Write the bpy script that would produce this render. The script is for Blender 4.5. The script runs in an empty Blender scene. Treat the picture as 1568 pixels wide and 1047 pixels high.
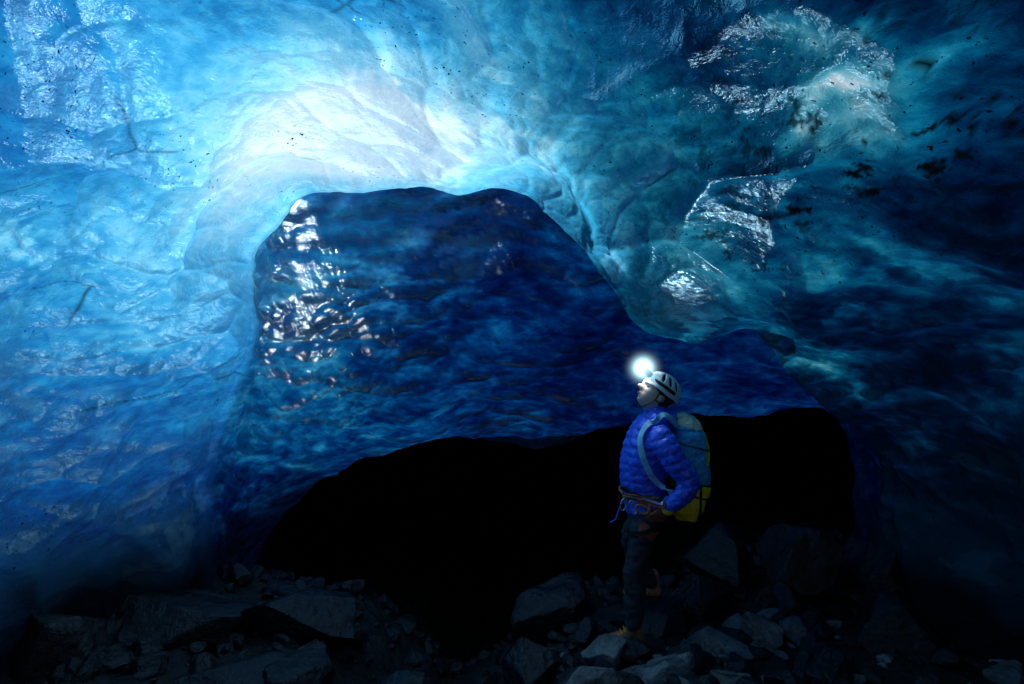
import bpy, math, random
import numpy as np
from mathutils import Vector, Matrix
from mathutils.bvhtree import BVHTree

random.seed(7); np.random.seed(7)
scene = bpy.context.scene
scene.view_settings.view_transform = 'Standard'
scene.view_settings.look = 'None'
scene.view_settings.exposure = 0
COL = scene.collection

# ------------------------------------------------------------------ noise
def _hash(ix, iy, iz, seed):
    n = (ix*374761393 + iy*668265263 + iz*2147483647 + seed*974634777) & 0xffffffff
    n = ((n ^ (n >> 13)) * 1274126177) & 0xffffffff
    n = ((n ^ (n >> 16)) * 2246822519) & 0xffffffff
    n = n ^ (n >> 15)
    return (n & 0xffffff) / float(0xffffff)
def vnoise(P, seed=0):
    I = np.floor(P).astype(np.int64); F = P - I
    F = F*F*F*(F*(F*6-15)+10)
    r = 0
    for dx in (0, 1):
        for dy in (0, 1):
            for dz in (0, 1):
                w = (F[:,0] if dx else 1-F[:,0])*(F[:,1] if dy else 1-F[:,1])*(F[:,2] if dz else 1-F[:,2])
                r = r + w*_hash(I[:,0]+dx, I[:,1]+dy, I[:,2]+dz, seed)
    return r*2-1
RM = np.array([[.80, .60, 0], [-.48, .64, .60], [.36, -.48, .80]])
def fbm(P, octv=4, seed=0, gain=0.5):
    a = 1.0; s = 0; t = 0; Q = P
    for o in range(octv):
        s = s + a*vnoise(Q+o*17.3, seed+o); t += a; a *= gain; Q = (Q*2.03)@RM
    return s/t
def fbms(P, octv=4, seed=0, gain=0.5):      # without rotation, keeps stretch direction
    a = 1.0; s = 0; t = 0
    for o in range(octv):
        s = s + a*vnoise(P*(2.03**o)+o*17.3, seed+o); t += a; a *= gain
    return s/t
def worley(P, seed=0):
    I = np.floor(P).astype(np.int64)
    f1 = np.full(len(P), 9.0); f2 = np.full(len(P), 9.0)
    for dx in (-1,0,1):
        for dy in (-1,0,1):
            for dz in (-1,0,1):
                cx, cy, cz = I[:,0]+dx, I[:,1]+dy, I[:,2]+dz
                q = np.stack([cx+_hash(cx,cy,cz,seed), cy+_hash(cx,cy,cz,seed+11), cz+_hash(cx,cy,cz,seed+23)], 1)
                d = np.sqrt(((q-P)**2).sum(1))
                f2 = np.minimum(f2, np.maximum(f1, d)); f1 = np.minimum(f1, d)
    return f1, f2
def sstep(a, b, x):
    t = np.clip((x-a)/(b-a), 0, 1); return t*t*(3-2*t)

# ------------------------------------------------------------------ helpers
def mesh_obj(name, verts, faces, mat=None, smooth=True, parent=None):
    me = bpy.data.meshes.new(name)
    me.from_pydata([tuple(map(float, v)) for v in verts], [], [tuple(map(int, f)) for f in faces])
    me.update()
    ob = bpy.data.objects.new(name, me); COL.objects.link(ob)
    if mat:
        for m in (mat if isinstance(mat, (list, tuple)) else [mat]): me.materials.append(m)
    if smooth: me.polygons.foreach_set('use_smooth', [True]*len(me.polygons))
    if parent: ob.parent = parent
    return ob
def grid_obj(name, verts, nr, nc, mat):
    i, j = np.meshgrid(np.arange(nr-1), np.arange(nc-1), indexing='ij')
    a = (i*nc+j).ravel(); F = np.stack([a, a+1, a+nc+1, a+nc], 1).astype(np.int32)
    me = bpy.data.meshes.new(name); me.vertices.add(len(verts)); me.loops.add(F.size); me.polygons.add(len(F))
    me.vertices.foreach_set('co', verts.astype(np.float32).ravel()); me.loops.foreach_set('vertex_index', F.ravel())
    me.polygons.foreach_set('loop_start', np.arange(0, F.size, 4, dtype=np.int32))
    me.polygons.foreach_set('loop_total', np.full(len(F), 4, dtype=np.int32))
    me.polygons.foreach_set('use_smooth', np.ones(len(F), dtype=bool))
    me.update(calc_edges=True); me.materials.append(mat)
    ob = bpy.data.objects.new(name, me); COL.objects.link(ob); return ob
def grid_faces(nr, nc, wrap=False):
    F = []
    for i in range(nr-1):
        for j in range(nc if wrap else nc-1):
            k = (j+1) % nc
            F.append((i*nc+j, i*nc+k, (i+1)*nc+k, (i+1)*nc+j))
    return F
def cr(P, u):
    P = np.asarray(P, float); n = len(P)
    u = np.clip(np.asarray(u, float), 0, n-1-1e-9); i = np.floor(u).astype(int); t = (u-i)
    sh = (len(u),)+(1,)*(P.ndim-1); t = t.reshape(sh)
    p0 = P[np.maximum(i-1,0)]; p1 = P[i]; p2 = P[np.minimum(i+1,n-1)]; p3 = P[np.minimum(i+2,n-1)]
    return 0.5*((2*p1)+(-p0+p2)*t+(2*p0-5*p1+4*p2-p3)*t*t+(-p0+3*p1-3*p2+p3)*t**3)

class NT:
    def __init__(s, name):
        s.mat = bpy.data.materials.new(name); s.mat.use_nodes = True
        s.t = s.mat.node_tree; s.t.nodes.clear()
        s.out = s.t.nodes.new('ShaderNodeOutputMaterial')
    def n(s, typ, ins=None, **kw):
        nd = s.t.nodes.new(typ)
        for k, v in kw.items(): setattr(nd, k, v)
        if ins:
            for k, v in ins.items():
                if hasattr(v, 'is_output'): s.t.links.new(v, nd.inputs[k])
                else: nd.inputs[k].default_value = v
        return nd
    def m(s, op, a, b=0.0, c=0.0, clamp=False):
        nd = s.t.nodes.new('ShaderNodeMath'); nd.operation = op; nd.use_clamp = clamp
        for i, v in enumerate((a, b, c)):
            if hasattr(v, 'is_output'): s.t.links.new(v, nd.inputs[i])
            else: nd.inputs[i].default_value = v
        return nd.outputs[0]
    def noise(s, vec, scale, detail=4, rough=0.5, dist=0.0):
        return s.n('ShaderNodeTexNoise', {'Vector': vec, 'Scale': scale, 'Detail': detail, 'Roughness': rough, 'Distortion': dist}).outputs['Fac']
    def attr(s, nm): return s.n('ShaderNodeAttribute', attribute_name=nm).outputs['Fac']
    def maprange(s, v, a, b, c=0.0, d=1.0):
        return s.n('ShaderNodeMapRange', {'Value': v, 'From Min': a, 'From Max': b, 'To Min': c, 'To Max': d}, interpolation_type='SMOOTHSTEP').outputs[0]
    def mix(s, f, a, b):
        nd = s.t.nodes.new('ShaderNodeMix'); nd.data_type = 'RGBA'
        for i, v in ((0, f), (6, a), (7, b)):
            if hasattr(v, 'is_output'): s.t.links.new(v, nd.inputs[i])
            else: nd.inputs[i].default_value = v if not isinstance(v, tuple) or len(v) == 4 else (*v, 1)
        return nd.outputs[2]
    def link(s, a, b): s.t.links.new(a, b)

def simple_mat(name, col, rough=0.6, var=0.25, scale=40, bump=0.15, metal=0.0, spec=0.5):
    T = NT(name); co = T.n('ShaderNodeTexCoord').outputs['Object']
    nz = T.noise(co, scale, 2, 0.6)
    c = T.mix(T.maprange(nz, 0.3, 0.7), tuple(x*(1-var) for x in col), tuple(min(1, x*(1+var)) for x in col))
    ins = {'Base Color': c, 'Roughness': rough, 'Metallic': metal, 'Specular IOR Level': spec}
    if bump > 0: ins['Normal'] = T.n('ShaderNodeBump', {'Height': nz, 'Strength': bump, 'Distance': 0.01}).outputs[0]
    p = T.n('ShaderNodeBsdfPrincipled', ins)
    T.link(p.outputs[0], T.out.inputs[0]); return T.mat

# ------------------------------------------------------------------ ice material
def ice_material():
    T = NT('glacier_ice')
    co = T.n('ShaderNodeTexCoord').outputs['Object']
    th = T.attr('glow_falloff'); teal = T.attr('teal'); opaque = T.attr('dark_fade'); clear = T.attr('clear_ice'); milky = T.attr('bubbles')
    st = T.n('ShaderNodeVectorMath', {0: co, 1: (1.0, 1.0, 2.0)}, operation='MULTIPLY').outputs[0]
    n2 = T.noise(st, 9.0, 5, 0.62, 0.25)
    th = T.m('MULTIPLY', th, T.maprange(n2, 0.3, 0.72, 0.82, 1.24))
    k = T.mix(teal, (2.1, 0.74, 0.37, 1), (2.2, 0.74, 0.50, 1))
    k = T.mix(clear, k, (2.2, 0.84, 0.46, 1))
    ks = T.n('ShaderNodeVectorMath', {0: k, 'Scale': T.m('MULTIPLY', th, -1.0)}, operation='SCALE').outputs[0]
    sp = T.n('ShaderNodeSeparateXYZ', {0: ks})
    ex = [T.m('EXPONENT', sp.outputs[i]) for i in range(3)]
    tcol = T.n('ShaderNodeCombineXYZ', {0: ex[0], 1: ex[1], 2: ex[2]}).outputs[0]
    nf = T.noise(co, 38, 2, 0.6)
    spk = T.m('MULTIPLY', T.maprange(nf, 0.655, 0.70), T.attr('speck_zone'))
    dirt = T.m('MAXIMUM', T.m('MAXIMUM', spk, opaque), T.attr('dirt'), clamp=True)  # specks, grit streaks and cracks, plus the painted dark fade
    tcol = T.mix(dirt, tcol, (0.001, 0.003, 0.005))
    dcol = T.mix(teal, (0.03, 0.21, 0.44), (0.016, 0.15, 0.22))
    dcol = T.mix(T.m('MULTIPLY', milky, 0.7), dcol, (0.18, 0.46, 0.60))
    cl = T.mix(T.maprange(n2, 0.42, 0.66), (0.002, 0.008, 0.018), (0.018, 0.058, 0.12))
    cl = T.mix(milky, cl, (0.035, 0.11, 0.23))
    dcol = T.mix(clear, dcol, cl)
    dcol = T.mix(dirt, dcol, (0.004, 0.005, 0.007))
    h = T.m('ADD', T.m('MULTIPLY', n2, 0.5), T.m('MULTIPLY', nf, 0.07))
    bump = T.n('ShaderNodeBump', {'Height': h, 'Strength': 0.5, 'Distance': 0.05}).outputs[0]
    dif = T.n('ShaderNodeBsdfDiffuse', {'Color': dcol, 'Normal': bump})
    trl = T.n('ShaderNodeBsdfTranslucent', {'Color': tcol, 'Normal': bump})
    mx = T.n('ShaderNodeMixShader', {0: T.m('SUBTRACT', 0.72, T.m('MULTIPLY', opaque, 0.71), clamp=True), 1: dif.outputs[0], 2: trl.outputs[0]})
    gl = T.n('ShaderNodeBsdfAnisotropic', {'Color': T.mix(clear, (0.50, 0.84, 1.0), (0.75, 0.92, 1.0)), 'Roughness': T.m('MAXIMUM', 0.09, T.m('SUBTRACT', 0.17, T.m('MULTIPLY', clear, 0.05))), 'Normal': bump})
    fr = T.n('ShaderNodeFresnel', {'IOR': 1.31, 'Normal': bump}).outputs[0]
    fr = T.m('ADD', T.m('MULTIPLY', fr, 0.36), T.m('MULTIPLY', clear, 0.04))
    fr = T.m('MULTIPLY', fr, T.m('SUBTRACT', 1.0, T.m('MULTIPLY', dirt, 0.95)), clamp=True)
    fin = T.n('ShaderNodeMixShader', {0: fr, 1: mx.outputs[0], 2: gl.outputs[0]})
    T.link(fin.outputs[0], T.out.inputs[0])
    return T.mat

# ------------------------------------------------------------------ ice cave (lofted cross-sections, metres)
lip = np.array([(-2.495,-.185),(-2.43,.315),(-2.42,.765),(-2.33,1.215),(-2.195,1.665),(-2.03,2.065),(-1.995,2.615),(-1.795,2.89),
 (-1.57,3.115),(-1.12,3.155),(-.72,3.195),(-.42,3.13),(-.12,3.19),(.13,3.115),(.33,2.915),(.58,2.655),(.78,2.365),(.97,2.115),
 (1.38,2.015),(1.63,2.075),(1.88,2.065),(2.155,1.715),(2.38,1.505),(2.78,1.165),(2.82,.715),(2.84,.265),(2.855,-.185)])
low = np.array([(-2.898,-1.06),(-2.793,-.5),(-2.688,-.15),(-2.408,.2),(-2.128,.446),(-1.848,.621),(-1.568,.761),(-1.288,.845),
 (-1.008,.915),(-.658,.957),(-.308,.971),(.042,.971),(.392,.957),(.672,.985),(.952,1.041),(1.232,1.097),(1.512,1.181),(1.792,1.237),
 (2.142,1.265),(2.492,1.209),(2.772,1.286),(3.052,1.307),(3.367,1.293),(3.682,.831),(3.787,.201),(3.822,-.429),(3.857,-1.059)])
C0 = np.array([0.2, 1.0])
def sc(sec, f, c=C0):
    f = np.asarray(f).reshape(-1, 1) if np.ndim(f) else f
    return (sec-c)*f + c
def relax(sec, it):
    s = sec.copy()
    for _ in range(it): s[1:-1] = .5*s[1:-1]+.25*(s[:-2]+s[2:])
    return s
idx = np.arange(27)
def deep(sec, amt):      # carry the chamber walls well below the floor
    s = sec.copy(); s[:, 1] -= amt*(np.clip(4-idx, 0, 4)/4+np.clip(idx-22, 0, 4)/4)**.6; return s
topw = sstep(5, 9, idx)*(1-sstep(20, 24, idx))
pock1 = sc(lip, 1.0+0.02*topw)
pock2 = sc(relax(lip, 1), 1.03+0.11*topw)
pock3 = sc(relax(lip, 3), 1.06+0.13*topw)
C2 = np.array([0.4, -2.2])
rings = [(-6, sc(relax(lip, 30), 1.8)), (-3, sc(relax(lip, 30), 1.78)), (-.5, sc(relax(lip, 30), 1.68)), (1.2, sc(relax(lip, 24), 1.6)), (2.4, sc(relax(lip, 16), 1.46)),
 (3.4, sc(relax(lip, 9), 1.29)), (4.2, sc(relax(lip, 4), 1.15)), (4.75, sc(relax(lip, 1), 1.06)), (5.08, sc(lip, 1.015)), (5.225, lip),
 (5.34, pock1), (5.62, pock2), (5.9, pock3), (6.35, pock3*.64+low*.36), (6.85, pock3*.26+low*.74), (7.2, pock3*.03+low*.97), (7.315, low),
 (7.45, deep(sc(low, 1.02), .3)), (8.0, deep(sc(low, 1.2), 1.2)), (9.2, deep(sc(relax(low, 4), 1.3), 2.5)), (11.5, deep(sc(relax(low, 8), 1.3), 3)), (13.5, deep(sc(relax(low, 10), 1.1), 3)),
 (14.5, deep(sc(relax(low, 20), .8, C2), 2)), (15, sc(relax(low, 20), .02, C2))]
seglen = [3,3,8,24,56,84,90,80,44,30,24,32,32,66,70,44,14,10,12,10,8,6,6]
NS = 1000
dens = np.linalg.norm(np.diff(lip, axis=0), axis=1); cum = np.concatenate([[0], np.cumsum(dens)])
us = np.interp(np.linspace(0, cum[-1], NS), cum, idx)
R3 = np.stack([np.concatenate([cr(s, us), np.full((NS, 1), y)], 1)[:, [0, 2, 1]] for y, s in rings])
tp = np.concatenate([np.linspace(i, i+1, seglen[i]+1)[:-1] for i in range(len(rings)-1)]+[[len(rings)-1]])
G = cr(R3, tp); NTt = G.shape[0]
dt = np.gradient(G, axis=0); ds = np.gradient(G, axis=1)
N = np.cross(ds, dt); N /= (np.linalg.norm(N, axis=2, keepdims=True)+1e-9)
for _ in range(6): N[1:-1] = .5*N[1:-1]+.25*(N[2:]+N[:-2])
N /= np.linalg.norm(N, axis=2, keepdims=True)+1e-9
if N[100, NS//2, 2] < 0: N = -N
P = G.reshape(-1, 3); Nn = N.reshape(-1, 3)
ringpos = np.repeat(tp, NS)
near_lip = np.exp(-((ringpos-9)/0.9)**2); near_low = np.exp(-((ringpos-16)/1.0)**2)
inner = sstep(9.5, 10.6, ringpos)*(1-sstep(16.0, 16.6, ringpos))
front = 1-sstep(8.6, 10, ringpos)
warp = np.stack([fbm(P*0.8+5, 2, 3), fbm(P*0.8+9, 2, 4), fbm(P*.8+2, 2, 5)], 1)
W = P+warp*0.3
rightside = sstep(-.2, 1.4, P[:, 0])
d = 0.17*fbm(P*0.7, 2, 20)*(1-.75*near_lip)*(1-.6*near_low)
def cups(P, seed):
    f1, f2 = worley(P, seed); e = np.clip(f2-f1, 0, 1)
    return 0.35-f1**1.6 - .12*np.exp(-(e/.10)**2)
d += front*(0.11+.05*rightside)*cups(W*np.array([.85, .85, 1.3]), 2)*(1-.55*near_lip)
d += front*0.044*cups(W*np.array([2.0, 2.0, 4.0]), 8)
d += front*0.017*cups(W*np.array([6, 5, 10.]), 9)*(.3+.7*sstep(-.1, .3, fbm(P*1.2, 2, 33)))
cupI = cups(W*np.array([1.7, 1.7, 5.6]), 5)
d += inner*0.060*cupI+inner*.016*cups(W*np.array([4.5, 4.5, 12]), 15)
gl_m = np.exp(-(((P[:,0]+1.72)/.58)**2+((P[:,2]-1.9)/1.05)**2))*inner
d += gl_m*0.06*cups(W*np.array([6, 6, 8.]), 6)
d += 0.010*fbms(W*np.array([5, 5, 9.]), 3, 44, .5)
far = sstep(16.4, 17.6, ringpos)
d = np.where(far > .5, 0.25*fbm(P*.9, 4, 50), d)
P2 = P+Nn*d[:, None]
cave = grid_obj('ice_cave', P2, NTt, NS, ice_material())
# daylight glow painted into the transmission colour, bubbles, painted dark fade
c = np.array([-.95, 4.55, 3.30])
q = (P2-c)*np.array([0.52, 1.05, 0.85])
q[:, 0] *= np.where(q[:,0] > 0, 1.45, 1.0)
r = np.sqrt((q**2).sum(1))
Ws = W*np.array([1, 1, 2.2])
n1 = fbm(Ws*1.5, 4, 70, .55); n1b = fbms(Ws*4.5, 3, 75, .55)
th = 0.17+2.3*np.maximum(r-.45, 0)**1.08  # ceiling glow painted as a falloff around a chosen bright spot
th = np.where(th > 2.5, 2.5+(th-2.5)*.6, th)
th *= 1+(.70+.45*rightside)*n1*np.clip(r, .35, 1)+.30*n1b
th *= 1+.30*sstep(.6, 2.2, P2[:, 0])
mask = sstep(.0, .35, fbm(W*1.2, 2, 76)); tex = fbm(W*4.2, 5, 77, .62)
bub = mask*sstep(.02, .28, tex)
streak = sstep(.0, .40, fbms(W*np.array([2.2, 2.2, 8.]), 4, 95, .6)+.15*n1)
bub = np.maximum(bub, .5*sstep(.15, .5, n1b))*(1-inner)+inner*streak*(.3+.7*sstep(.2, -1.2, P2[:, 0]))
th *= 1-.42*bub
th += 3.0*sstep(1.8, .3, P2[:, 2])*(1-inner)  # glow painted dimmer towards the floor
inth = 2.9+1.9*sstep(-1.9, -.3, P2[:, 0])+2.6*sstep(1.5, .4, P2[:, 2])*sstep(-1.0, -2.2, P2[:, 0])-.4*sstep(1.6, .9, P2[:, 2])*sstep(-1.9, -1.1, P2[:, 0])*sstep(.6, -.8, P2[:, 0])  # painted dimness of the inner ice, stronger to the right and low left
inth *= (1+.45*n1+.4*n1b)*(1-.35*bub)
th = th*(1-inner)+inner*np.clip(inth, 1.5, 9)
tealv = sstep(-.7, .9, P2[:, 0]+.5*fbm(P2*.9, 2, 71))
darkv = np.clip(far+.97*sstep(1.0, .15, P2[:,2]+.35*fbm(P2*1.5, 3, 72))*(1-inner*.25), 0, 1)  # painted shade: lower walls fade to black, far chamber kept black
f1, f2 = worley(W*np.array([.95, .95, 1.2])+fbm(P*3, 3, 88)[:, None]*.06, 21)
crk = np.exp(-((f2-f1)/.009)**2)*sstep(.05, .3, fbm(P*1.6, 2, 78))
dl = sstep(.20, .33, fbms(((P2@RM)*np.array([2.6, 10, 10.]))*1.5, 4, 79, .7))*sstep(.0, .3, fbm(P2*.9+3, 2, 80))*sstep(.4, 1.4, P2[:, 0])*sstep(1.6, 2.4, P2[:, 2])
dirt = np.clip(np.maximum(.7*crk, 1.0*dl), 0, 1)*(1-.6*inner)
spz = sstep(.10, .40, fbm(P2*1.3, 3, 81, .6)+.15*rightside)
for nm, arr in (('glow_falloff', np.clip(th, .12, 9)), ('teal', tealv), ('dark_fade', darkv), ('clear_ice', np.clip(inner+gl_m*1.6, 0, 2.2)), ('bubbles', bub), ('dirt', dirt), ('speck_zone', spz)):
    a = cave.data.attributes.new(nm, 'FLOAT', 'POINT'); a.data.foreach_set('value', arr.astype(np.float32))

# ------------------------------------------------------------------ rock
def rock_material(name, a, b, rough=(0.25, 0.6), scale=3.0):
    T = NT(name); co = T.n('ShaderNodeTexCoord').outputs['Object']
    n1 = T.noise(co, scale, 3, 0.65); n2 = T.noise(co, scale*9, 4, 0.7)
    colr = T.mix(T.maprange(n1, 0.35, 0.65), a, b)
    colr = T.mix(T.maprange(n2, 0.5, 0.68, 0, .8), colr, tuple(x*.3 for x in a))
    colr = T.mix(T.maprange(n2, 0.40, 0.30, 0, .5), colr, tuple(min(1, x*1.8) for x in b))
    h = T.m('ADD', n1, T.m('MULTIPLY', n2, 0.45))
    bp = T.n('ShaderNodeBump', {'Height': h, 'Strength': 0.9, 'Distance': 0.06})
    p = T.n('ShaderNodeBsdfPrincipled', {'Base Color': colr, 'Roughness': T.maprange(n1, .35, .65, rough[0], rough[1]), 'Normal': bp.outputs[0], 'Specular IOR Level': .5})
    T.link(p.outputs[0], T.out.inputs[0]); return T.mat
M_grey = rock_material('grey_boulder', (0.13, 0.13, 0.125), (0.28, 0.27, 0.26), (.4, .75))
M_dark = rock_material('wet_dark_rock', (0.005, 0.006, 0.008), (0.013, 0.014, 0.016), (.08, .4))
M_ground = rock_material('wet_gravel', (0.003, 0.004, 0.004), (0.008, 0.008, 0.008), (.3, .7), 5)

import bmesh
def ico(sub):
    bm = bmesh.new(); bmesh.ops.create_icosphere(bm, subdivisions=sub, radius=1)
    V = np.array([v.co[:] for v in bm.verts]); F = [[v.index for v in f.verts] for f in bm.faces]; bm.free(); return V, F
ICO = {s: ico(s) for s in (2, 3, 5)}
def rock_geo(loc, size, seed, sub=5, rotz=0.0):
    V, F = ICO[sub]; V = V.copy(); rs = np.random.RandomState(seed)
    V *= (1+.22*fbm(V*1.1+seed*3.7, 2, seed)[:, None])
    for _ in range(16):
        n = rs.normal(size=3); n /= np.linalg.norm(n); dd = rs.uniform(.42, .82)
        k = V@n-dd; V = V-np.outer(np.maximum(k, 0)*.97, n)
    if sub > 3: V *= (1+.09*fbm(V*3.2+seed, 5, seed+5, .6)[:, None])
    V = V*np.array(size)/0.72
    cz, sz = math.cos(rotz), math.sin(rotz)
    V = V@np.array([[cz, sz, 0], [-sz, cz, 0], [0, 0, 1]])
    return V+np.array(loc), F
def rock(name, loc, size, seed, mat, rotz=0.0):
    V, F = rock_geo((0, 0, 0), size, seed, 5, rotz)
    ob = mesh_obj(name, V, F, mat); ob.location = loc; return ob

def ground_h(x, y):
    x = np.asarray(x, float); y = np.asarray(y, float)
    Q = np.stack([x, y, x*0], 1)
    h = -.08+0*x
    h -= .75*np.exp(-((x+.42)/.60)**2)*sstep(3.4, 5.0, y)
    h -= 1.3*sstep(5.6, 8.5, y)*(1-.6*sstep(1.4, 2.6, x))
    h += .28*sstep(1.4, 3.0, x)*sstep(4.6, 6, y)
    h += .10*sstep(-1.6, -2.6, x)
    h += .09*fbm(Q*1.6, 4, 90)+.05*fbm(Q*7, 4, 91, .6)
    k = np.exp(-(((x-.79)/.3)**2+((y-4.6)/.3)**2)); h = h*(1-k)+(-.055)*k
    return h
ax = np.concatenate([np.linspace(-60, -5, 12)[:-1], np.linspace(-5, 5.5, 420), np.linspace(5.5, 60, 12)[1:]])
ay = np.concatenate([np.linspace(-60, 2, 14)[:-1], np.linspace(2, 9, 300), np.linspace(9, 80, 30)[1:]])
XX, YY = np.meshgrid(ax, ay); hh = ground_h(XX.ravel(), YY.ravel())
grid_obj('ground', np.stack([XX.ravel(), YY.ravel(), hh], 1), len(ay), len(ax), M_ground)

B = [((.61, 4.42, -.02), (.18, .14, .12), 11, M_grey, .3), ((.95, 4.28, -.09), (.28, .18, .14), 12, M_grey, .1), ((1.72, 4.75, .0), (.18, .15, .13), 13, M_grey, .8),
 ((1.98, 4.75, -.04), (.11, .1, .09), 14, M_grey, .8), ((1.36, 4.6, -.06), (.22, .15, .11), 15, M_grey, 0), ((.50, 4.10, -.14), (.28, .14, .13), 16, M_grey, .2),
 ((1.06, 5.06, -.07), (.27, .24, .20), 17, M_dark, .4), ((-.66, 4.15, -.10), (.24, .16, .15), 18, M_dark, .9), ((-1.42, 4.9, .0), (.38, .3, .23), 19, M_dark, .0),
 ((-2.3, 4.85, .0), (.52, .4, .27), 20, M_dark, .4), ((-1.35, 4.3, -.10), (.30, .18, .15), 21, M_dark, 1.2), ((-1.95, 4.15, -.14), (.50, .22, .16), 22, M_dark, .1),
 ((.42, 5.35, -.12), (.36, .3, .22), 23, M_dark, .7), ((2.35, 5.5, .25), (.32, .3, .22), 24, M_dark, .2), ((1.75, 5.7, .17), (.3, .3, .22), 25, M_dark, 1.0),
 ((2.6, 4.6, .0), (.34, .3, .22), 26, M_dark, 2.0), ((1.35, 4.15, -.14), (.22, .13, .13), 27, M_grey, .5), ((1.95, 4.25, -.10), (.26, .18, .14), 28, M_dark, 1.5),
 ((2.9, 5.3, .15), (.35, .3, .35), 29, M_dark, 1.5), ((2.05, 5.1, .05), (.14, .12, .10), 30, M_dark, 1.5), ((-2.9, 4.3, .05), (.4, .4, .25), 31, M_dark, .5),
 ((-2.6, 4.05, -.10), (.34, .2, .16), 32, M_dark, .2), ((.12, 4.5, -.2), (.26, .2, .16), 33, M_dark, .9), ((1.45, 5.2, .02), (.24, .2, .18), 34, M_dark, .3)]
for loc, size, seed, mat, rz in B: rock('boulder', loc, size, seed, mat, rz)

VV = []; FF = []; off = 0; rs = np.random.RandomState(3)
cnt = 0; px = rs.uniform(-3.2, 3.3, 6000); py = rs.uniform(3.7, 7.2, 6000); ph_ = ground_h(px, py); ci = 0; fm = []
while cnt < 1250:
    x, y, hz = px[ci], py[ci], ph_[ci]; ci += 1
    if -1.0 < x < .15 and rs.rand() < .6: continue
    if abs(x-.79) < .25 and abs(y-4.7) < .16: continue
    s = .02+.11*rs.rand()**2.8
    V, F = rock_geo((x, y, float(hz)+s*.25), (s, s*rs.uniform(.6, 1), s*rs.uniform(.5, .8)), cnt+200, 2 if s < .045 else 3, rs.uniform(0, 6))
    VV.append(V); FF += [[i+off for i in f] for f in F]; off += len(V); cnt += 1
    fm += [1 if (rs.rand() < .25 and x > .3 and y < 5) else 0]*len(F)
rub = mesh_obj('rock_rubble', np.concatenate(VV), FF, [M_dark, M_grey], smooth=False)
rub.data.polygons.foreach_set('material_index', fm)

T = NT('meltwater'); co = T.n('ShaderNodeTexCoord').outputs['Object']
bp = T.n('ShaderNodeBump', {'Height': T.noise(co, 14, 4, .6, 1.0), 'Strength': .8, 'Distance': .05})
p = T.n('ShaderNodeBsdfPrincipled', {'Base Color': (0.01, 0.03, 0.05, 1), 'Roughness': .1, 'Normal': bp.outputs[0]})
T.link(p.outputs[0], T.out.inputs[0])
wx, wy = np.meshgrid(np.linspace(-1.25, -.55, 60), np.linspace(3.5, 4.55, 60))
grid_obj('meltwater_stream', np.stack([wx.ravel(), wy.ravel(), -.20-.12*(wy.ravel()-3.9)+.015*fbm(np.stack([wx.ravel()*4, wy.ravel()*4, wx.ravel()*0], 1), 3, 5)], 1), 60, 60, T.mat)

# ------------------------------------------------------------------ the climber
ORG = Vector((0.9, 4.7, 0.0))
man = bpy.data.objects.new('climber', None); man.location = ORG; COL.objects.link(man)
M_jack = simple_mat('down_jacket_nylon', (0.04, 0.13, 0.95), .36, .2, 30, .25)
M_pant = simple_mat('dark_trousers', (0.018, 0.026, 0.04), .75, .3, 30, .2)
M_skin = simple_mat('skin', (0.76, 0.54, 0.44), .5, .08, 60, .05)
M_hair = simple_mat('brown_hair', (0.09, 0.05, 0.03), .6, .4, 120, .5)
M_white = simple_mat('helmet_shell', (0.88, 0.89, 0.90), .3, .04, 20, .0)
M_blk = simple_mat('black_plastic', (0.012, 0.012, 0.014), .5, .2, 40, .1)
M_pack = simple_mat('pack_fabric_light_blue', (0.07, 0.40, 0.72), .7, .2, 50, .2, 0, .2)
M_strap = simple_mat('strap_light_blue', (0.25, 0.62, 0.88), .6, .1, 50, .1)
M_yel = simple_mat('pack_fabric_yellow', (0.98, 0.74, 0.02), .6, .12, 50, .2, 0, .2)
M_cream = simple_mat('pack_lid_cream', (0.66, 0.68, 0.50), .6, .15, 50, .2)
M_red = simple_mat('dark_red_fabric', (0.34, 0.06, 0.04), .7, .2, 50, .2)
M_or = simple_mat('orange_metal', (0.98, 0.30, 0.03), .35, .1, 50, .0, .3)
M_met = simple_mat('steel', (0.6, 0.6, 0.62), .3, .1, 50, .0, .8)
M_boot = simple_mat('boot_leather', (0.45, 0.17, 0.06), .6, .3, 50, .3)
M_glove = simple_mat('glove_leather', (0.22, 0.07, 0.04), .65, .2, 60, .3)

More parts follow.
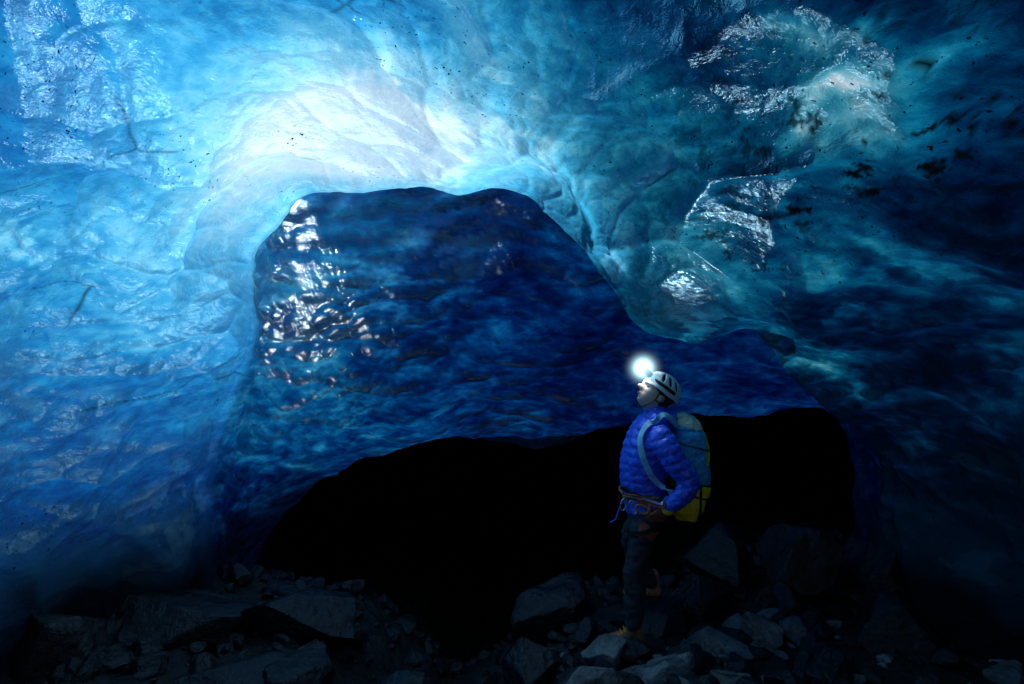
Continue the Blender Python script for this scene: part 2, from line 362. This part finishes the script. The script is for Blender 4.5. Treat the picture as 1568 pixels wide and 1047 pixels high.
def tube_geo(pts, rads, ref=(1, 0, 0), sub=6, seg=24, power=2.0, cap=True):
    pts = np.array(pts, float); rads = np.array([r if np.ndim(r) else (r, r) for r in rads], float)
    u = np.linspace(0, len(pts)-1, (len(pts)-1)*sub+1)
    Pp = cr(pts, u); Rr = np.maximum(cr(rads, u), .001)
    Tn = np.gradient(Pp, axis=0); Tn /= np.linalg.norm(Tn, axis=1, keepdims=True)
    ref = np.array(ref, float); a = np.linspace(0, 2*np.pi, seg, endpoint=False)
    ca, sa = np.cos(a), np.sin(a)
    ca = np.sign(ca)*np.abs(ca)**(2/power); sa = np.sign(sa)*np.abs(sa)**(2/power)
    def ring(p, t, r):
        a1 = ref-(ref@t)*t; a1 /= np.linalg.norm(a1)+1e-9; a2 = np.cross(t, a1)
        return p+np.outer(ca*r[0], a1)+np.outer(sa*r[1], a2)
    rows = []
    if cap:
        for k in (.08, .45, .8): rows.append(ring(Pp[0]-Tn[0]*Rr[0].min()*.7*math.sqrt(1-k*k), Tn[0], Rr[0]*k))
    for i in range(len(Pp)): rows.append(ring(Pp[i], Tn[i], Rr[i]))
    if cap:
        for k in (.8, .45, .08): rows.append(ring(Pp[-1]+Tn[-1]*Rr[-1].min()*.7*math.sqrt(1-k*k), Tn[-1], Rr[-1]*k))
    V = np.concatenate(rows); F = grid_faces(len(rows), seg, True)
    F.append(tuple(range(seg))[::-1]); F.append(tuple(range((len(rows)-1)*seg, len(rows)*seg)))
    return V, F
def join_geo(L):
    V = []; F = []; o = 0
    for v, f in L: V.append(v); F += [tuple(i+o for i in g) for g in f]; o += len(v)
    return np.concatenate(V), F
def remesh(ob, vox, smooth=4):
    m = ob.modifiers.new('r', 'REMESH'); m.mode = 'VOXEL'; m.voxel_size = vox
    m2 = ob.modifiers.new('s', 'SMOOTH'); m2.iterations = smooth; m2.factor = .5
    dg = bpy.context.evaluated_depsgraph_get(); me = bpy.data.meshes.new_from_object(ob.evaluated_get(dg))
    ob.modifiers.clear(); old = ob.data; mats = list(old.materials); ob.data = me
    me.materials.clear()
    for mm in mats: me.materials.append(mm)
    me.polygons.foreach_set('use_smooth', [True]*len(me.polygons)); me.update()
    return ob
def get_vn(ob):
    me = ob.data; n = len(me.vertices); V = np.empty(n*3); me.vertices.foreach_get('co', V)
    Nn = np.empty(n*3); me.vertices.foreach_get('normal', Nn); return V.reshape(-1, 3), Nn.reshape(-1, 3)
def set_v(ob, V): ob.data.vertices.foreach_set('co', V.ravel()); ob.data.update()

torso = tube_geo([(.02,0,.87),(.01,0,.95),(.0,0,1.05),(.01,0,1.2),(.04,0,1.33),(.07,0,1.42),(.09,0,1.47),(.08,0,1.525)],
                 [(.14,.18),(.132,.17),(.145,.175),(.152,.195),(.14,.20),(.115,.165),(.085,.10),(.072,.078)], (1,0,0))
armN = tube_geo([(.08,-.15,1.385),(.10,-.21,1.33),(.17,-.26,1.21),(.25,-.27,1.09),(.20,-.27,1.0),(.125,-.24,.925)], [.072,.082,.073,.065,.058,.048], (0,1,0))
armF = tube_geo([(.08,.15,1.385),(.09,.21,1.33),(.14,.255,1.21),(.19,.27,1.09),(.13,.27,1.0),(.05,.24,.94)], [.072,.082,.073,.065,.058,.048], (0,1,0))
hood = tube_geo([(.06,-.11,1.48),(.14,-.075,1.475),(.175,0,1.47),(.14,.075,1.475),(.06,.11,1.48)], [.035,.052,.06,.052,.035], (0,0,1))
V, F = join_geo([torso, armN, armF, hood])
jacket = remesh(mesh_obj('jacket', V, F, M_jack, parent=man), .009, 5)
V, Nn = get_vn(jacket)
arm = np.abs(V[:, 1]) > .195
wob = .10*fbm(V*9, 2, 14)
ph = np.where(arm, (V[:, 2]*.9-V[:, 0]*.35)/.055, (V[:, 2]+.012*np.sin(V[:, 1]*14))/.058)+wob*1.6
puff = np.sqrt(np.abs(np.sin(np.pi*ph)))*.009
V = V+Nn*(puff+.010*fbm(V*16, 3, 8)+.007*fbm(V*50, 2, 9))[:, None]
set_v(jacket, V)
jbvh = BVHTree.FromPolygons([Vector(v) for v in V], [tuple(p.vertices) for p in jacket.data.polygons])
pel = tube_geo([(.025,0,.95),(.03,0,.86),(.035,0,.79)], [(.125,.16),(.135,.17),(.12,.15)], (1,0,0))
legN = tube_geo([(.03,-.085,.86),(-.02,-.10,.68),(-.075,-.105,.48),(-.075,-.105,.30),(-.085,-.105,.10)], [.105,.093,.073,.07,.062], (1,0,0))
legF = tube_geo([(.05,.085,.86),(.01,.15,.72),(-.04,.22,.58),(.03,.26,.40),(.11,.30,.24)], [.105,.093,.074,.07,.06], (1,0,0))
V, F = join_geo([pel, legN, legF])
tr = remesh(mesh_obj('trousers', V, F, [M_pant, M_red], parent=man), .009, 5)
V, Nn = get_vn(tr)
V = V+Nn*(.014*fbm(V*np.array([9, 9, 20.]), 3, 12)+.004*fbm(V*40, 2, 13))[:, None]; set_v(tr, V)
for p in tr.data.polygons:
    c_ = p.center
    if .70 < c_.z+.02*math.sin(c_.x*60) < .79 and -.06 < c_.x < .09 and c_.y < -.06 and (c_.x*1.0+(c_.z-.75)*1.4) < .07: p.material_index = 1
def boot(name, ank, sole_z):
    x, y, z = ank
    up = join_geo([tube_geo([(x+.005,y,z+.06),(x+.005,y,z),(x,y,sole_z+.09)], [(.057,.05),(.055,.048),(.06,.046)], (1,0,0)),
                   tube_geo([(x+.045,y,sole_z+.055),(x-.03,y,sole_z+.06),(x-.11,y,sole_z+.05),(x-.185,y,sole_z+.042)], [(.045,.043),(.052,.047),(.04,.05),(.03,.042)], (0,0,1))])
    b = remesh(mesh_obj(name, *up, M_boot, parent=man), .007, 3)
    out = [(.075,.0),(.06,.035),(.0,.036),(-.08,.044),(-.15,.048),(-.20,.03),(-.215,0),(-.20,-.03),(-.15,-.048),(-.08,-.044),(.0,-.036),(.06,-.035)]
    Vs = [(x+a, y+b_, sole_z) for a, b_ in out]+[(x+a*1.0, y+b_*1.06, sole_z+.03) for a, b_ in out]
    n = len(out); Fs = [(i, (i+1)%n, n+(i+1)%n, n+i) for i in range(n)]+[tuple(range(n))[::-1], tuple(range(n, 2*n))]
    mesh_obj(name+'_sole', Vs, Fs, M_blk, smooth=False, parent=man)
    L = [tube_geo([(x-.055-.022*k, y-.045, sole_z+.115-.018*k),(x-.065-.022*k, y, sole_z+.128-.018*k),(x-.055-.022*k, y+.045, sole_z+.115-.018*k)], [.005]*3, (0,0,1), 4, 8) for k in range(4)]
    mesh_obj(name+'_laces', *join_geo(L), M_or, parent=man)
boot('boot_left', (-.085, -.105, .10), -.045)
boot('boot_right', (.12, .30, .245), .125)

TILT = 35; YAW = 18; HS = 1.07
hp = bpy.data.objects.new('head_group', None); hp.parent = man; hp.location = (.09, 0, 1.64)
hp.rotation_euler = (0, math.radians(TILT), math.radians(YAW)); hp.scale = (HS, HS, HS); COL.objects.link(hp)
bm = bmesh.new(); bmesh.ops.create_uvsphere(bm, u_segments=72, v_segments=54, radius=1)
V = np.array([v.co[:] for v in bm.verts]); F = [[v.index for v in f.verts] for f in bm.faces]; bm.free()
H = V*np.array([.106, .078, .124])
fr = np.clip(-V[:, 0], 0, 1)
H[:, 1] *= 1-.22*sstep(0.1, -1.0, V[:, 2])
H[:, 0] += -.020*sstep(-.3, -.8, V[:, 2])*fr
def gb(cx, cy, s1, s2): return np.exp(-((V[:, 1]-cy)/s1)**2-((V[:, 2]-cx)/s2)**2)*(V[:, 0] < 0)
H[:, 0] -= .036*gb(-.18, 0, .15, .13)+.014*gb(.02, 0, .13, .2)
H[:, 0] -= .010*gb(.20, 0, .6, .10)
H[:, 0] += .014*(gb(.04, .36, .18, .11)+gb(.04, -.36, .18, .11))
H[:, 0] -= .010*(gb(-.42, 0, .28, .05)+gb(-.53, 0, .25, .05))
H[:, 0] += .008*gb(-.475, 0, .25, .02)
H[:, 0] -= .016*gb(-.80, 0, .35, .14)
head = mesh_obj('head', H, F, M_skin, parent=hp)
def ell(name, loc, size, mat, parent, n=24):
    bm = bmesh.new(); bmesh.ops.create_uvsphere(bm, u_segments=n, v_segments=n//2, radius=1)
    V = np.array([v.co[:] for v in bm.verts])*np.array(size)+np.array(loc); F = [[v.index for v in f.verts] for f in bm.faces]; bm.free()
    return mesh_obj(name, V, F, mat, parent=parent)
M_eye = simple_mat('eye', (0.5, 0.5, 0.5), .2, .02, 10, 0)
M_lip = simple_mat('lips', (0.38, 0.14, 0.12), .4, .05, 10, 0)
for s in (-1, 1):
    ell('eye', (-.088, s*.028, .004), (.011, .012, .009), M_eye, hp); ell('iris', (-.0975, s*.028, .004), (.003, .005, .005), M_blk, hp)
    ell('ear', (.012, s*.076, -.012), (.020, .008, .032), M_skin, hp)
    ell('eyebrow', (-.100, s*.03, .026), (.005, .016, .004), M_hair, hp)
ell('lips', (-.109, 0, -.057), (.006, .022, .007), M_lip, hp)
ell('hair', (.038, 0, .012), (.078, .081, .110), M_hair, hp, 40)
mesh_obj('neck', *tube_geo([(.095, 0, 1.44), (.085, 0, 1.52), (.10, 0, 1.60)], [.058, .054, .056]), M_skin, parent=man)
nu, nv = 120, 60; HV = []
for i in range(nv):
    t = i/(nv-1); el = math.pi/2*(1-t)-.22*t
    for j in range(nu):
        a = 2*math.pi*j/nu
        x = -math.cos(a)*math.cos(el); y = math.sin(a)*math.cos(el); z = math.sin(el)
        flare = 1+.05*max(0, (t-.9)*10)
        HV.append((x*.134*flare+.020, y*.110*flare, z*.124+.034+(.012*x*t)+(.026*max(0, -x)*t)))
HF = []
slots = [(s*c_, e) for s in (-1, 1) for c_, e in ((52, 33), (78, 33), (104, 33), (130, 30), (152, 26))]
for i in range(nv-1):
    t = (i+.5)/(nv-1); el = math.degrees(math.pi/2*(1-t)-.22*t)
    for j in range(nu):
        a = (j+.5)*360/nu
        if a > 180: a -= 360
        hole = any(((a-(sa+(el-se)*.35))/6.5)**2+((el-se)/19)**2 < 1 for sa, se in slots)
        hole = hole or any(((abs(a)-(sa))/7.5)**2+((el-66)/7)**2 < 1 for sa in (40, 95, 150))
        if hole: continue
        k = (j+1) % nu; HF.append((i*nu+j, (i+1)*nu+j, (i+1)*nu+k, i*nu+k))
hel = mesh_obj('helmet', HV, HF, M_white, parent=hp)
sm = hel.modifiers.new('s', 'SOLIDIFY'); sm.thickness = .006; sm.offset = 1
ell('helmet_liner', (.022, 0, .05), (.118, .1, .096), M_blk, hp, 40)
st = []
for s in (-1, 1):
    st.append(tube_geo([(-.035, s*.098, .01), (-.03, s*.084, -.05), (-.045, s*.05, -.105), (-.05, 0, -.134)], [.005]*4, (0,1,0), 5, 8))
    st.append(tube_geo([(.09, s*.088, .0), (.04, s*.085, -.045), (-.03, s*.082, -.055)], [.004]*3, (0,1,0), 5, 8))
mesh_obj('chin_strap', *join_geo(st), M_blk, parent=hp)
band = tube_geo([(-.124*math.cos(a)+.018, .115*math.sin(a), .066-.02*abs(math.sin(a))) for a in np.linspace(-1.9, 1.9, 13)], [(.011, .003)]*13, (0,0,1), 3, 10)
mesh_obj('headlamp_band', *band, M_blk, parent=hp)
hb = tube_geo([(-.112, 0, .075), (-.158, 0, .085)], [(.03, .022), (.028, .02)], (0,1,0), 2, 24, 3.0)
mesh_obj('headlamp_body', *hb, M_blk, parent=hp)
T = NT('headlamp_lens'); e = T.n('ShaderNodeEmission', {'Color': (.85, .95, 1, 1), 'Strength': 500.0}); T.link(e.outputs[0], T.out.inputs[0])
ell('headlamp_lens', (-.175, 0, .088), (.012, .022, .018), T.mat, hp, 12)
T = NT('headlamp_halo_glow'); co = T.n('ShaderNodeTexCoord').outputs['Object']
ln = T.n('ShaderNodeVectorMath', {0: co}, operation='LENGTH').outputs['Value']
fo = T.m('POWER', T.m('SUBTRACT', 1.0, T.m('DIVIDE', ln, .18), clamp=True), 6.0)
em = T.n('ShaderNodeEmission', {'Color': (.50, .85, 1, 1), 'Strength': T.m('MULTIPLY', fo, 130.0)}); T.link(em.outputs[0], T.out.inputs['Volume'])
ms = ell('headlamp_halo', (0, 0, 0), (.18, .18, .18), T.mat, hp); ms.location = (-.172, 0, .088)  # added emissive volume, paints the glare halo around the lamp
ld = bpy.data.lights.new('headlamp_beam', 'SPOT'); ld.energy = 1050; ld.spot_size = math.radians(114); ld.spot_blend = 1.0; ld.shadow_soft_size = .03; ld.color = (.82, .95, 1)
lo = bpy.data.objects.new('headlamp_beam', ld); COL.objects.link(lo); lo.parent = man
lp = Vector((.09, 0, 1.64))+Matrix.Rotation(math.radians(YAW), 3, 'Z')@Matrix.Rotation(math.radians(TILT), 3, 'Y')@Vector((-.20*HS, 0, .095*HS))
lo.location = lp
lo.rotation_euler = (Vector((-1.3, 4.55, 3.15))-(ORG+lp)).to_track_quat('-Z', 'Y').to_euler()

def hand(name, wrist, dirn, side, mat):
    w = np.array(wrist); dv = np.array(dirn, float); dv /= np.linalg.norm(dv); sd = np.array([1., 0, .3]); sd -= sd@dv*dv; sd /= np.linalg.norm(sd)
    nn = np.cross(dv, sd)*side
    L = [tube_geo([w-dv*.01, w+dv*.04, w+dv*.085], [(.022, .03), (.02, .041), (.016, .04)], nn, 4, 16)]
    for k, ln_ in enumerate((.066, .078, .072, .056)):
        o = w+dv*.08+sd*(.03-.02*k)
        L.append(tube_geo([o, o+dv*ln_*.4+nn*.004, o+dv*ln_*.7+nn*.02, o+dv*ln_*.8+nn*.042], [.0105, .010, .009, .0075], nn, 4, 10))
    o = w+dv*.025+sd*.034
    L.append(tube_geo([o, o+sd*.022+dv*.022+nn*.006, o+sd*.026+dv*.05+nn*.018, o+sd*.02+dv*.066+nn*.024], [.014, .012, .0105, .008], nn, 4, 10))
    return remesh(mesh_obj(name, *join_geo(L), mat, parent=man), .004, 1)
hand('hand_left', (.11, -.23, .905), (-.75, .12, -.6), -1, M_glove)
hand('hand_right', (.035, .23, .925), (-.75, -.12, -.6), 1, M_glove)
for nm, cxyz, ref in (('cuff_left', (.128, -.24, .92), (-.75, .2, -.65)), ('cuff_right', (.055, .235, .937), (-.75, -.2, -.65))):
    a = np.array(cxyz); b = a+np.array(ref)*.022
    mesh_obj(nm, *tube_geo([a, b], [.049, .047], (0,0,1), 3, 24), M_yel, parent=man)

pv = tube_geo([(.295,0,.83),(.30,0,.88),(.32,0,1.0),(.325,0,1.15),(.32,0,1.28),(.30,0,1.38),(.27,0,1.45),(.255,0,1.485)],
              [(.085,.12),(.11,.145),(.12,.155),(.125,.16),(.12,.155),(.105,.145),(.085,.12),(.05,.08)], (1,0,0), 8, 48, 3.2)
pk = remesh(mesh_obj('backpack', *pv, [M_pack, M_yel, M_cream, M_blk], parent=man), .006, 3)
V, Nn = get_vn(pk)
V = V+Nn*(.018*fbm(V*9, 3, 61)+.007*fbm(V*34, 2, 62)-.010*np.exp(-((V[:, 2]-1.40)/.008)**2)-.010*np.exp(-((V[:, 2]-1.03)/.008)**2))[:, None]; set_v(pk, V)
for p in pk.data.polygons:
    z = p.center.z+.25*(p.center.x-.3)
    p.material_index = 1 if z < 1.06 else (2 if z > 1.42 else 0)
    if p.center.x > .40 and z > 1.2: p.material_index = 1
    if abs(p.center.x-.36) < .010 and z < 1.06: p.material_index = 3
    if abs(z-1.06) < .007 or abs(z-.97) < .007 or (abs(z-1.30) < .005): p.material_index = 3
def wrapped(name, path, w, th, mat, bvh=None, off=.006, sub=8):
    path = cr(np.array(path, float), np.linspace(0, len(path)-1, (len(path)-1)*sub+1)); bvh = bvh or jbvh
    pts = []; nrm = []
    for q_ in path:
        co_, n_, _, _ = bvh.find_nearest(Vector(q_))
        pts.append(np.array(co_+n_*off)); nrm.append(np.array(n_))
    pts = np.array(pts); nrm = np.array(nrm)
    for _ in range(4): pts[1:-1] = .5*pts[1:-1]+.25*(pts[2:]+pts[:-2]); nrm[1:-1] = .5*nrm[1:-1]+.25*(nrm[2:]+nrm[:-2])
    tg = np.gradient(pts, axis=0); tg /= np.linalg.norm(tg, axis=1, keepdims=True)+1e-9
    nrm /= np.linalg.norm(nrm, axis=1, keepdims=True); sd = np.cross(tg, nrm)
    V = np.stack([pts-sd*w/2, pts+sd*w/2, pts+sd*w/2+nrm*th, pts-sd*w/2+nrm*th], 1).reshape(-1, 3)
    n = len(pts); F = grid_faces(n, 4, True)+[(0, 1, 2, 3), ((n-1)*4+3, (n-1)*4+2, (n-1)*4+1, (n-1)*4)]
    return mesh_obj(name, V, F, mat, smooth=False, parent=man)
for s, nm in ((-1, 'left'), (1, 'right')):
    wrapped('shoulder_strap_'+nm, [(.22, s*.10, 1.43), (.12, s*.13, 1.50), (.02, s*.14, 1.45), (-.05, s*.18, 1.36), (-.045, s*.22, 1.25), (.0, s*.22, 1.15), (.06, s*.21, 1.07), (.16, s*.20, 1.0)], .04, .014, M_strap)
wrapped('hip_belt', [(.22*math.cos(a), .25*math.sin(a), .985) for a in np.linspace(-2.9, 2.9, 14)], .022, .008, M_blk)
wrapped('harness_belt', [(.01+.25*math.cos(a), .28*math.sin(a), .945) for a in np.linspace(-3.1, 3.1, 18)], .045, .010, M_red)
wrapped('harness_webbing', [(.01+.25*math.cos(a), .28*math.sin(a), .958) for a in np.linspace(-3.1, 3.1, 18)], .012, .016, M_met)
def ringo(name, c_, rx, rz, r, mat, tilt=0.0):
    pts = []
    for a in np.linspace(0, 2*math.pi, 25):
        x = rx*math.cos(a); z = rz*math.sin(a)
        pts.append((c_[0]+x*math.cos(tilt)-z*math.sin(tilt), c_[1], c_[2]+x*math.sin(tilt)+z*math.cos(tilt)))
    return mesh_obj(name, *tube_geo(pts, [r]*25, (0,1,0), 2, 8, cap=False), mat, parent=man)
ringo('carabiner_orange', (-.045, -.21, .90), .026, .045, .006, M_or, 1.2)
ringo('carabiner_steel', (-.10, -.18, .905), .022, .045, .005, M_met, .3)
ringo('carabiner_steel_b', (-.145, -.08, .90), .020, .04, .005, M_met, -.2)
ringo('carabiner_red', (.02, -.215, .905), .018, .035, .005, M_or, .1)
mesh_obj('lanyard', *tube_geo([(-.14, -.06, .93), (-.175, -.07, .86), (-.20, -.08, .80), (-.235, -.08, .78)], [.005]*4, (0,1,0), 6, 8), M_jack, parent=man)
tbv, _ = get_vn(tr)
tb = BVHTree.FromPolygons([Vector(v) for v in tbv], [tuple(p.vertices) for p in tr.data.polygons])
wrapped('leg_loop_left', [(.03+.13*math.cos(a), -.09+.13*math.sin(a), .76+.04*math.cos(a)) for a in np.linspace(0, 2*math.pi, 17)], .03, .008, M_blk, tb)

# ------------------------------------------------------------------ daylight
S = Vector((-.42, .05, .90)).normalized()
w = bpy.data.worlds.new('World'); scene.world = w; w.use_nodes = True
nt = w.node_tree; bg = nt.nodes['Background']; sky = nt.nodes.new('ShaderNodeTexSky'); sky.sky_type = 'NISHITA'; sky.sun_disc = False
sky.sun_elevation = math.asin(S.z); sky.sun_rotation = math.atan2(S.x, S.y)
nt.links.new(sky.outputs[0], bg.inputs[0]); bg.inputs[1].default_value = .08
sl = bpy.data.lights.new('sun', 'SUN'); sl.energy = 5.0; sl.angle = math.radians(.5); sl.color = (1, .99, .97)
so = bpy.data.objects.new('sun', sl); COL.objects.link(so); so.location = (0, 0, 20); so.rotation_euler = S.to_track_quat('Z', 'Y').to_euler()

cam = bpy.data.cameras.new('camera'); cam.lens = 24; cam.sensor_width = 36; cam.clip_end = 300; cam.clip_start = .05
cob = bpy.data.objects.new('camera', cam); COL.objects.link(cob); cob.location = (0, 0, 2.0); cob.rotation_euler = (math.radians(90), 0, 0)
scene.camera = cob
